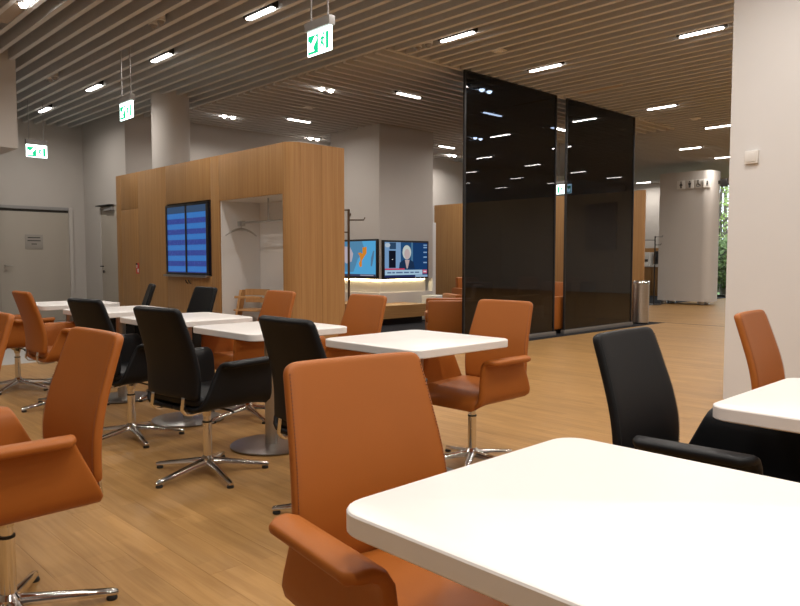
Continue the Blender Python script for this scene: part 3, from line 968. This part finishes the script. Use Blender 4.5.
ARM = [(0.0, 0.394), (0.10, 0.394), (0.165, 0.396), (0.205, 0.403), (0.230, 0.420), (0.24, 0.445), (0.243, 0.476), (0.245, 0.525), (0.247, 0.570), (0.251, 0.600), (0.263, 0.619), (0.284, 0.627), (0.307, 0.626), (0.329, 0.621)]
def arm_mesh(mat, side):
    bm = bmesh.new()
    NX = 14
    grid = []
    n = len(ARM)
    for i, (y, z) in enumerate(ARM):
        u = max(0.0, (z - 0.405) / 0.225)
        xr = -0.215 + 0.108 * u
        xf = 0.242 - 0.01 * u
        if i >= n - 3:                               # round the lip ends
            e = (0.0, 0.006, 0.03)[i - (n - 3)]
            xr += e; xf -= e
        row = []
        for k_ in range(NX + 1):
            t = k_ / NX
            x = xr + (xf - xr) * t
            dz = -0.018 * max(0, (t - 0.75) / 0.25) ** 2 * (1 - u)   # front of the seat shell dips
            row.append(bm.verts.new((x, side * y, z + dz - 0.004 * (1 - t) * u)))
        grid.append(row)
    for a, b_ in zip(grid, grid[1:]):
        for k_ in range(NX):
            f = (a[k_], a[k_ + 1], b_[k_ + 1], b_[k_])
            bm.faces.new(f if side > 0 else f[::-1])
    me = bpy.data.meshes.new('tmp')
    bm.to_mesh(me); bm.free()
    o = bpy.data.objects.new('tmp', me)
    COL.objects.link(o)
    sd = o.modifiers.new('s', 'SOLIDIFY'); sd.thickness = 0.027; sd.offset = 0
    bv = o.modifiers.new('b', 'BEVEL'); bv.width = 0.011; bv.segments = 3; bv.limit_method = 'ANGLE'; bv.angle_limit = R(50)
    dg = bpy.context.evaluated_depsgraph_get()
    m2 = bpy.data.meshes.new_from_object(o.evaluated_get(dg))
    bpy.data.objects.remove(o)
    bpy.data.meshes.remove(me)
    m2.name = 'armrest'
    m2.materials.clear()
    m2.materials.append(mat)
    m2.polygons.foreach_set('use_smooth', [True] * len(m2.polygons))
    m2.set_sharp_from_angle(angle=R(60))
    return m2

def addm(name, me, parent):
    o = bpy.data.objects.new(name, me)
    COL.objects.link(o)
    o.parent = parent
    return o

def make_chair(mat, stitch):
    """faces +x, origin on the floor under the column"""
    c = empty('conference_chair')
    bk = addm('backrest', back_mesh(mat), c)
    for s_ in (-1, 1):
        st_ = MB()
        v = 0.05
        while v < 0.93:
            ps_ = []
            for dv in (0, 0.008):
                x, z, w_ = smooth_tab(BACK, v + dv)
                x2, z2, _ = smooth_tab(BACK, v + dv + 0.02)
                tn = Vector((x2 - x, z2 - z)).normalized()
                yy_ = w_ - 0.0075
                ps_.append((x + 0.022 * (yy_ / 0.23) ** 2 + tn.y * 0.0160, s_ * yy_, z - tn.x * 0.0160))
            st_.tube(ps_, 0.0014, 4)
            v += 0.016
        so_ = st_.build('stitching', stitch, bk, 0)
        so_['kind'] = 'stuff'
    # seat cushion
    sm = MB()
    prof = [(-0.215, 0.0), (-0.215, 0.5), (-0.19, 1.0), (0.12, 1.0), (0.19, 0.93), (0.232, 0.72), (0.248, 0.4), (0.24, 0.05)]
    o1 = rrect(-0.205, 0.25, -0.226, 0.226, 0.04, 5)
    def sc2(px, py, kx, ky):
        return (0.0175 + (px - 0.0175) * kx, py * ky)
    rr_ = []
    for kx, ky, z in ((0.95, 0.94, 0.410), (0.99, 0.97, 0.414), (1.0, 1.0, 0.428), (1.0, 1.0, 0.446), (0.985, 0.985, 0.456), (0.95, 0.95, 0.462), (0.80, 0.80, 0.465), (0.4, 0.4, 0.464)):
        ring = []
        for px, py in o1:
            x, y = sc2(px, py, kx, ky)
            ring.append((x, y, z - 0.05 * max(0, (x - 0.13) / 0.12) ** 2))
        rr_.append(ring)
    sm.rings(rr_)
    sm.build('seat', mat, c, 60)
    for s_ in (-1, 1):
        addm('armrest', arm_mesh(mat, s_), c)
        # chrome strap from under the seat to the foot of the backrest
        b_ = MB()
        path = [(-0.12, s_ * 0.13, 0.374), (-0.19, s_ * 0.13, 0.368), (-0.225, s_ * 0.13, 0.372), (-0.243, s_ * 0.13, 0.395), (-0.234, s_ * 0.13, 0.46)]
        rg = []
        for i, p in enumerate(path):
            a = Vector(path[max(i - 1, 0)]); d = (Vector(path[min(i + 1, len(path) - 1)]) - a).normalized()
            nrm = Vector((-d.z, 0, d.x)) * 0.004
            p = Vector(p)
            wv = Vector((0, 0.013, 0))
            rg.append([p + nrm + wv, p + nrm - wv, p - nrm - wv, p - nrm + wv])
        b_.rings(rg).build('back_bracket', M['chrome'], c, 50)
    # mechanism, column, star base
    me_ = MB()
    me_.lathe([(0.022, 0.315), (0.028, 0.34), (0.055, 0.362), (0.085, 0.378)], 20)
    me_.build('seat_mount', M['chrome'], c)
    MB().tube([(0.0, -0.06, 0.370), (0.0, -0.20, 0.366), (0.0, -0.225, 0.36)], 0.006, 8).build('lever', M['plastic_black'], c)
    cm_ = MB()
    cm_.lathe([(0.0235, 0.075), (0.0235, 0.282), (0.0195, 0.284), (0.0195, 0.315)], 20)
    cl_ = cm_.build('column', M['chrome'], c)
    MB().lathe([(0.0245, 0.278), (0.0245, 0.286)], 20).build('collar', M['glide'], cl_)
    MB().lathe([(0.03, 0.052), (0.036, 0.065), (0.036, 0.085), (0.025, 0.10)], 20).build('hub', M['chrome'], c)
    for k_ in range(5):
        a = 72 * k_
        lg = MB()
        rg = []
        for u, w_, zt, zb in ((0.02, 0.019, 0.088, 0.050), (0.10, 0.017, 0.074, 0.044), (0.22, 0.0145, 0.052, 0.029), (0.315, 0.0125, 0.035, 0.016), (0.325, 0.010, 0.030, 0.018)):
            rg.append([(u, -w_, zb), (u, w_, zb), (u, w_, zt - 0.008), (u, w_ * 0.5, zt), (u, -w_ * 0.5, zt), (u, -w_, zt - 0.008)])
        lg.rings(rg).xf(Matrix.Rotation(R(a), 4, 'Z'))
        lo = lg.build('leg', M['chrome'], c, 50)
        gm = MB().lathe([(0.017, 0.0), (0.0185, 0.005), (0.016, 0.013), (0.009, 0.016), (0.008, 0.022)], 14)
        gm.xf(Matrix.Rotation(R(a), 4, 'Z') @ Matrix.Translation((0.305, 0, 0)))
        gm.build('glide', M['glide'], lo)
    return c

pro_o = make_chair(M['orange'], M['stitch_o'])
pro_k = make_chair(M['black'], M['stitch_k'])
CH_ = [  # colour, x, y, heading, direction of one base leg, label, group
    ('o', 1.08, 1.035, 261, 234, 'large tan leather conference chair tucked under the gleaming white table', 'tan chairs'),
    ('o', 0.63, 2.43, 182, 348, 'tan leather chair with its broad arm and curved back standing alone before the others', 'tan chairs'),
    ('o', 0.62, 3.56, 186, 0, 'tan leather chair of which only the edge of the back shows', 'tan chairs'),
    ('o', 1.95, 5.78, 0, 325, 'tan leather chair facing the fourth table of the row, back turned', 'tan chairs'),
    ('o', 1.92, 6.88, 0, 10, 'tan leather chair at the end table near the entrance door', 'tan chairs'),
    ('k', 1.905, 4.46, 8, 46, 'black chair at the third table, half hidden by the tan chair back', 'black chairs'),
    ('k', 1.875, 3.43, 8, 46, 'black chair whose whole star base shows, back turned, at the second table of the row', 'black chairs'),
    ('k', 1.98, 2.42, -1, 128, 'black chair directly behind the large tan chair, facing the table', 'black chairs'),
    ('k', 2.21, 0.90, 271, 252, 'black leather chair tucked against the table by the right wall', 'black chairs'),
    ('o', 3.43, 0.93, 274, 20, 'tan leather chair in front of the white right wall', 'tan chairs'),
    ('o', 3.012, 2.54, 181, 140, 'tan leather chair in front of the smoked glass, its arm and seat in full view', 'tan chairs'),
    ('o', 2.87, 3.60, 177, 134, 'tan leather chair whose back stands before the televisions', 'tan chairs'),
    ('o', 2.79, 4.50, 177, 116, 'tan leather chair in front of the coat niche', 'tan chairs'),
    ('k', 2.75, 5.56, 178, 110, 'black chair whose back stands below the flight screens', 'black chairs'),
    ('k', 2.76, 6.68, 160, 103, 'black chair seen edge-on against the oak cabinet', 'black chairs'),
]
seen = {'o': False, 'k': False}
chairs = []
for c_, x, y, hd_, bt, lab, grp in CH_:
    proto = pro_o if c_ == 'o' else pro_k
    if not seen[c_]:
        o = proto
        seen[c_] = True
    else:
        o = None
    chairs.append((o, proto, x, y, hd_, bt, lab, grp))
made = []
for o, proto, x, y, hd_, bt, lab, grp in chairs:
    if o is None:
        o = copy_tree(proto)
    made.append((o, x, y, hd_, bt, lab, grp))
for o, x, y, hd_, bt, lab, grp in made:
    o.location = (x, y, 0)
    o.rotation_euler.z = R(hd_)
    for ch in o.children:
        if ch.name.split('.')[0] in ('leg', 'hub'):
            ch.rotation_euler.z = R(bt - hd_)
    tag(o, lab, 'chair', grp)
bigtan = made[0][0]
bx('label_tag', M['plastic_black'], -0.262, -0.25, 0.246, 0.252, 0.42, 0.445, bigtan)

# ------------------------------------------------------------------ ceiling lights
def beam(parent, sx, sy, watts, spread, loc=(0, 0, 0), shape='RECTANGLE'):
    l = bpy.data.lights.new('lamp_beam', 'AREA')
    l.shape = shape
    l.size = sx
    l.size_y = sy
    l.energy = watts
    l.color = LAMP_COL
    l.spread = R(spread)
    o = bpy.data.objects.new('lamp_beam', l)
    COL.objects.link(o)
    o.parent = parent
    o.location = loc
    return o

def make_linear():
    c = empty('linear_ceiling_light')
    bx('housing', M['plastic_black'], -0.036, 0.036, -0.26, 0.26, -0.003, 0.075, c, 0.003)
    MB().prism(rrect(-0.030, 0.030, -0.235, 0.235, 0.028, 5), -0.014, -0.0035).build('diffuser', M['lamp'], c, 0)
    beam(c, 0.056, 0.46, LAMP_W, 167, (0, 0, -0.0155))
    return c
ln = make_linear()
G1 = 'linear ceiling lights'
LN = [(5.93, 5.26, 0, 'linear ceiling light before the corner where the slat directions meet'),
      (7.66, 5.33, 0, 'linear ceiling light just in front of the first smoked glass screen'),
      (7.62, 3.35, 0, 'linear ceiling light close to the white right wall'),
      (11.1, 5.40, 0, 'linear ceiling light past the end of the smoked glass'),
      (13.3, 5.45, 0, 'linear ceiling light over the floor joint in the passage'),
      (15.5, 6.92, 0, 'linear ceiling light in the passage before the toilet block'),
      (17.4, 6.95, 0, 'linear ceiling light over the toilet block corner'),
      (4.04, 6.12, 0, 'linear ceiling light in the row to the entrance door, first beside the exit sign'),
      (4.04, 8.27, 0, 'linear ceiling light in the row to the entrance door, second of the four'),
      (4.04, 10.37, 0, 'linear ceiling light in the row to the entrance door, third of the four'),
      (4.04, 12.44, 0, 'linear ceiling light nearest the entrance door'),
      (7.53, 7.59, 90, 'linear ceiling light between the cabinet end and the smoked glass'),
      (7.5, 10.26, 90, 'linear ceiling light above the cabinet top beside the television pillar'),
      (11.55, 10.52, 90, 'linear ceiling light right of the television pillar'),
      (9.5, 7.62, 90, 'linear ceiling light seen through the first smoked glass screen'),
      (11.45, 7.66, 90, 'linear ceiling light showing in the gap between the glass screens'),
      (9.5, 10.3, 90, 'linear ceiling light over the back of the television pillar')]
for x in (0.3, 2.15):
    for y in (-1.9, 0.2, 2.0, 4.0):
        LN.append((x, y, 0, 'slim linear light set between ceiling slats over the cafe seating'))
for x, y in ((4.04, 4.0), (4.04, 2.3), (4.04, 0.4), (4.9, 1.7), (5.9, 3.2), (0.9, -0.6), (0.3, 6.1), (9.5, 3.35), (11.3, 3.4), (13.3, 3.4), (15.4, 4.6), (17.4, 4.6), (19.4, 4.6), (20.4, 9.55), (21.4, 11.0), (1.0, 8.2), (1.2, 0.6), *[(x_, y_) for x_ in (7.6, 9.5, 11.3, 13.3, 15.4, 17.4, 19.4) for y_ in (1.25, -0.85, -2.95, -5.05, -7.2)], *[(x_, y_) for x_ in (0.3, 2.15, 4.04) for y_ in (-4.0, -6.1, -8.0)]):  # lamp near the right wall and one behind the block are added fill
    LN.append((x, y, 0, 'slim linear light set between ceiling slats over the cafe seating' if x < 6 else 'slim linear light set between ceiling slats over the wide passage'))
for i, (x, y, rz, lab) in enumerate(LN):
    o = ln if i == 0 else copy_tree(ln)
    o.location = (snap(x), y, ZC) if rz == 0 else (x, snapy(y), ZC)
    o.rotation_euler.z = R(rz)
    tag(o, lab, 'ceiling light', G1 if i < 17 else ('linear ceiling lights above the tables' if x < 6 else 'linear ceiling lights over the passage'))

def make_twin(lit):
    c = empty('twin_ceiling_spotlight')
    for s_ in (-1, 1):
        hs = MB().lathe([(0.046, 0.008), (0.050, 0.012), (0.050, 0.075), (0.03, 0.08)], 20).build('housing', M['plastic_white'] if not lit else M['plastic_grey'], c, loc=(s_ * 0.085, 0, 0))
        MB().lathe([(0.008, -0.030), (0.022, -0.026), (0.033, -0.015), (0.040, 0.0), (0.040, 0.0075)], 20).build('lens', M['spot'] if lit else M['unlit'], hs)
        if lit:
            beam(c, 0.07, 0.07, SPOT_W, 155, (s_ * 0.085, 0, -0.032), 'DISK')
    bx('bracket', M['plastic_black'], -0.14, 0.14, -0.02, 0.02, 0.0805, 0.095, c)
    return c
tw = make_twin(True)
TW = [(6.44, 8.26, 0, 'lit twin spotlight above the far end of the cabinet\'s rounded corner'),
      (6.45, 10.95, 0, 'lit twin spotlight beside the round column'),
      (8.85, 11.7, 0, 'lit twin spotlight low above the cabinet top by the television pillar'),
      (12.58, 11.2, 0, 'lit twin spotlight between television pillar and smoked glass'),
      (8.13, 6.62, 0, 'lit twin spotlight seen through the top of the first smoked glass'),
      (11.2, 9.3, 0, 'lit twin spotlight seen through the middle of the first smoked glass'),
      (2.34, 7.40, 90, 'lit twin spotlight set in the flat ceiling panel above the tables')]
for i, (x, y, rz, lab) in enumerate(TW):
    o = tw if i == 0 else copy_tree(tw)
    o.location = (x, snapy(y), ZC) if rz == 0 else (snap(x), y, ZC - 0.005)
    if x > 12.5:
        o.location.x = x
    o.rotation_euler.z = R(rz)
    tag(o, lab, 'spotlight', 'lit twin spotlights')
tu = make_twin(False)
TU = [(3.457, 7.145, 'unlit twin spotlight between slats near the two exit signs'), (3.484, 10.28, 'unlit twin spotlight near the white bulkhead'), (5.97, 5.78, 'unlit twin spotlight next to the corner where slat directions meet')]
for i, (x, y, lab) in enumerate(TU):
    o = tu if i == 0 else copy_tree(tu)
    o.location = (snap(x), y, ZC)
    o.rotation_euler.z = R(90)
    tag(o, lab, 'spotlight', 'unlit twin spotlights')

def sensor(x, y, lab):
    o = tag(empty('smoke_detector', (x, y, ZC)), lab, 'smoke detector', 'smoke detectors')
    bx('mounting_box', M['plastic_white'], -0.075, 0.075, -0.075, 0.075, -0.012, -0.001, o, 0.004)
    MB().lathe([(0.03, -0.03), (0.05, -0.026), (0.055, -0.012)], 20).build('sensor_head', M['plastic_white'], o)
sensor(6.97, 9.29, 'small pale smoke detector between two lit twin spotlights')
sensor(6.67, 5.27, 'small pale smoke detector between the two linear lights by the glass')
sensor(12.27, 5.41, 'small pale smoke detector in the passage ceiling')

# ------------------------------------------------------------------ exit signs
def exit_sign(loc, rz, label, w_, flip=False):
    e = tag(empty('exit_sign', loc, rz), label, 'exit sign', 'hanging exit signs')
    hw = w_ / 2
    H_ = 0.19
    bx('housing', M['plastic_grey'], -hw - 0.01, hw + 0.01, -0.03, 0.03, H_ + 0.002, H_ + 0.075, e, 0.004)
    for x in (-hw * 0.72, hw * 0.72):
        MB().tube([(x, 0, H_ + 0.075), (x, 0, ZC - loc[2] + 0.02)], 0.007, 8).build('hanging_rod', M['plastic_grey'], e)
    pl = bx('light_panel', M['exit_white'], -hw, hw, -0.008, 0.008, 0.0, H_, e)
    for yf in (-0.0082, 0.0102):
        def f(pts, mat, lay, name='symbol'):
            y = yf - 0.0012 * lay if yf < 0 else yf + 0.0012 * lay
            q = [((x if not flip else -x) * hw * 2, z * H_) for x, z in pts]
            MB().flat(q, y).build(name, mat, pl, 0)
        f([(-0.47, 0.05), (-0.03, 0.05), (-0.03, 0.82), (-0.47, 0.82)], M['exit_green'], 0, 'green_field')
        # white arrow pointing down to the side
        f([(-0.43, 0.16), (-0.19, 0.16), (-0.25, 0.31), (-0.06, 0.66), (-0.15, 0.78), (-0.335, 0.44), (-0.43, 0.60)], M['exit_white'], 1, 'arrow')
        # doorway and running figure
        f([(0.30, 0.10), (0.42, 0.10), (0.42, 0.80), (0.30, 0.80)], M['exit_green'], 0, 'doorway')
        f([(0.20, 0.68), (0.24, 0.72), (0.24, 0.78), (0.20, 0.81), (0.16, 0.78), (0.16, 0.72)], M['exit_green'], 0, 'figure_head')
        f([(0.12, 0.66), (0.21, 0.64), (0.27, 0.50), (0.24, 0.48), (0.19, 0.55), (0.17, 0.42), (0.23, 0.32), (0.20, 0.14), (0.165, 0.14), (0.18, 0.29), (0.11, 0.36), (0.06, 0.18), (0.02, 0.18), (0.08, 0.42), (0.12, 0.56), (0.06, 0.50), (0.04, 0.53)], M['exit_green'], 0, 'figure_body')
    return e
exit_sign((3.57, 4.62, 2.79), -90, 'hanging green exit sign in front of the flight-screen cabinet, largest of the exit signs', 0.30)
exit_sign((3.57, 8.30, 2.785), -90, 'hanging green exit sign beside the round column', 0.34)
exit_sign((3.72, 12.0, 2.73), 0, 'hanging green exit sign over the entrance door', 0.30)
exit_sign((12.95, 8.45, 2.52), -90, 'small hanging green exit sign showing in the gap between the glass screens', 0.36, True)

# ------------------------------------------------------------------ greenery outside the window
gr = struct(bx('ground_outside', M['grass'], 22.2, 50, -12, 30, -0.25, -0.1))
def tree(x, y, H_, rad, mat, n, seed, lab):
    t = tag(empty('tree', (x, y, -0.1)), lab, 'tree', 'trees outside the window')
    rnd = random.Random(seed)
    tk = MB()
    tk.tube([(0, 0, 0), (0.05, 0.03, H_ * 0.3), (-0.02, 0.06, H_ * 0.6), (0.05, 0, H_ * 0.85)], [0.14, 0.11, 0.08, 0.03], 8)
    for k_ in range(7):
        a = rnd.uniform(0, 6.28)
        z0 = H_ * rnd.uniform(0.25, 0.65)
        l = rad * rnd.uniform(0.5, 0.9)
        tk.tube([(0, 0, z0), (math.cos(a) * l * 0.5, math.sin(a) * l * 0.5, z0 + l * 0.35), (math.cos(a) * l, math.sin(a) * l, z0 + l * 0.8)], [0.05, 0.035, 0.012], 6)
    tk.build('trunk', M['bark'], t)
    verts, faces = [], []
    for _ in range(n):
        while True:
            p = Vector((rnd.uniform(-1, 1), rnd.uniform(-1, 1), rnd.uniform(-1, 1)))
            if 0.25 < p.length < 1:
                break
        c = Vector((p.x * rad, p.y * rad, H_ * 0.58 + p.z * H_ * 0.46))
        u = Vector((rnd.uniform(-1, 1), rnd.uniform(-1, 1), rnd.uniform(-1, 1))).normalized()
        v = u.orthogonal().normalized()
        s_ = rnd.uniform(0.06, 0.12)
        b0 = len(verts)
        verts += [c - u * s_, c + v * s_ * 0.5, c + u * s_, c - v * s_ * 0.5]
        faces.append((b0, b0 + 1, b0 + 2, b0 + 3))
    me = bpy.data.meshes.new('foliage')
    me.from_pydata([tuple(v) for v in verts], [], faces)
    me.materials.append(mat)
    f = addm('foliage', me, t)
    f['kind'] = 'stuff'
for i, (x, y, H_, rad, mt, n) in enumerate(((24.6, 9.7, 1.9, 1.1, 'leaf2', 3500), (27.2, 10.9, 5.0, 1.3, 'leaf', 900), (32.0, 12.6, 6.0, 2.2, 'leaf', 1500), (24.8, 7.0, 1.7, 1.1, 'leaf2', 2500))):
    tree(x, y, H_, rad, M[mt], n, 30 + i, ('low dark green shrub directly outside the window', 'light green tree outside the tall window', 'tall airy tree farther outside the window', 'low dark green bush outside, behind the right wall')[i])
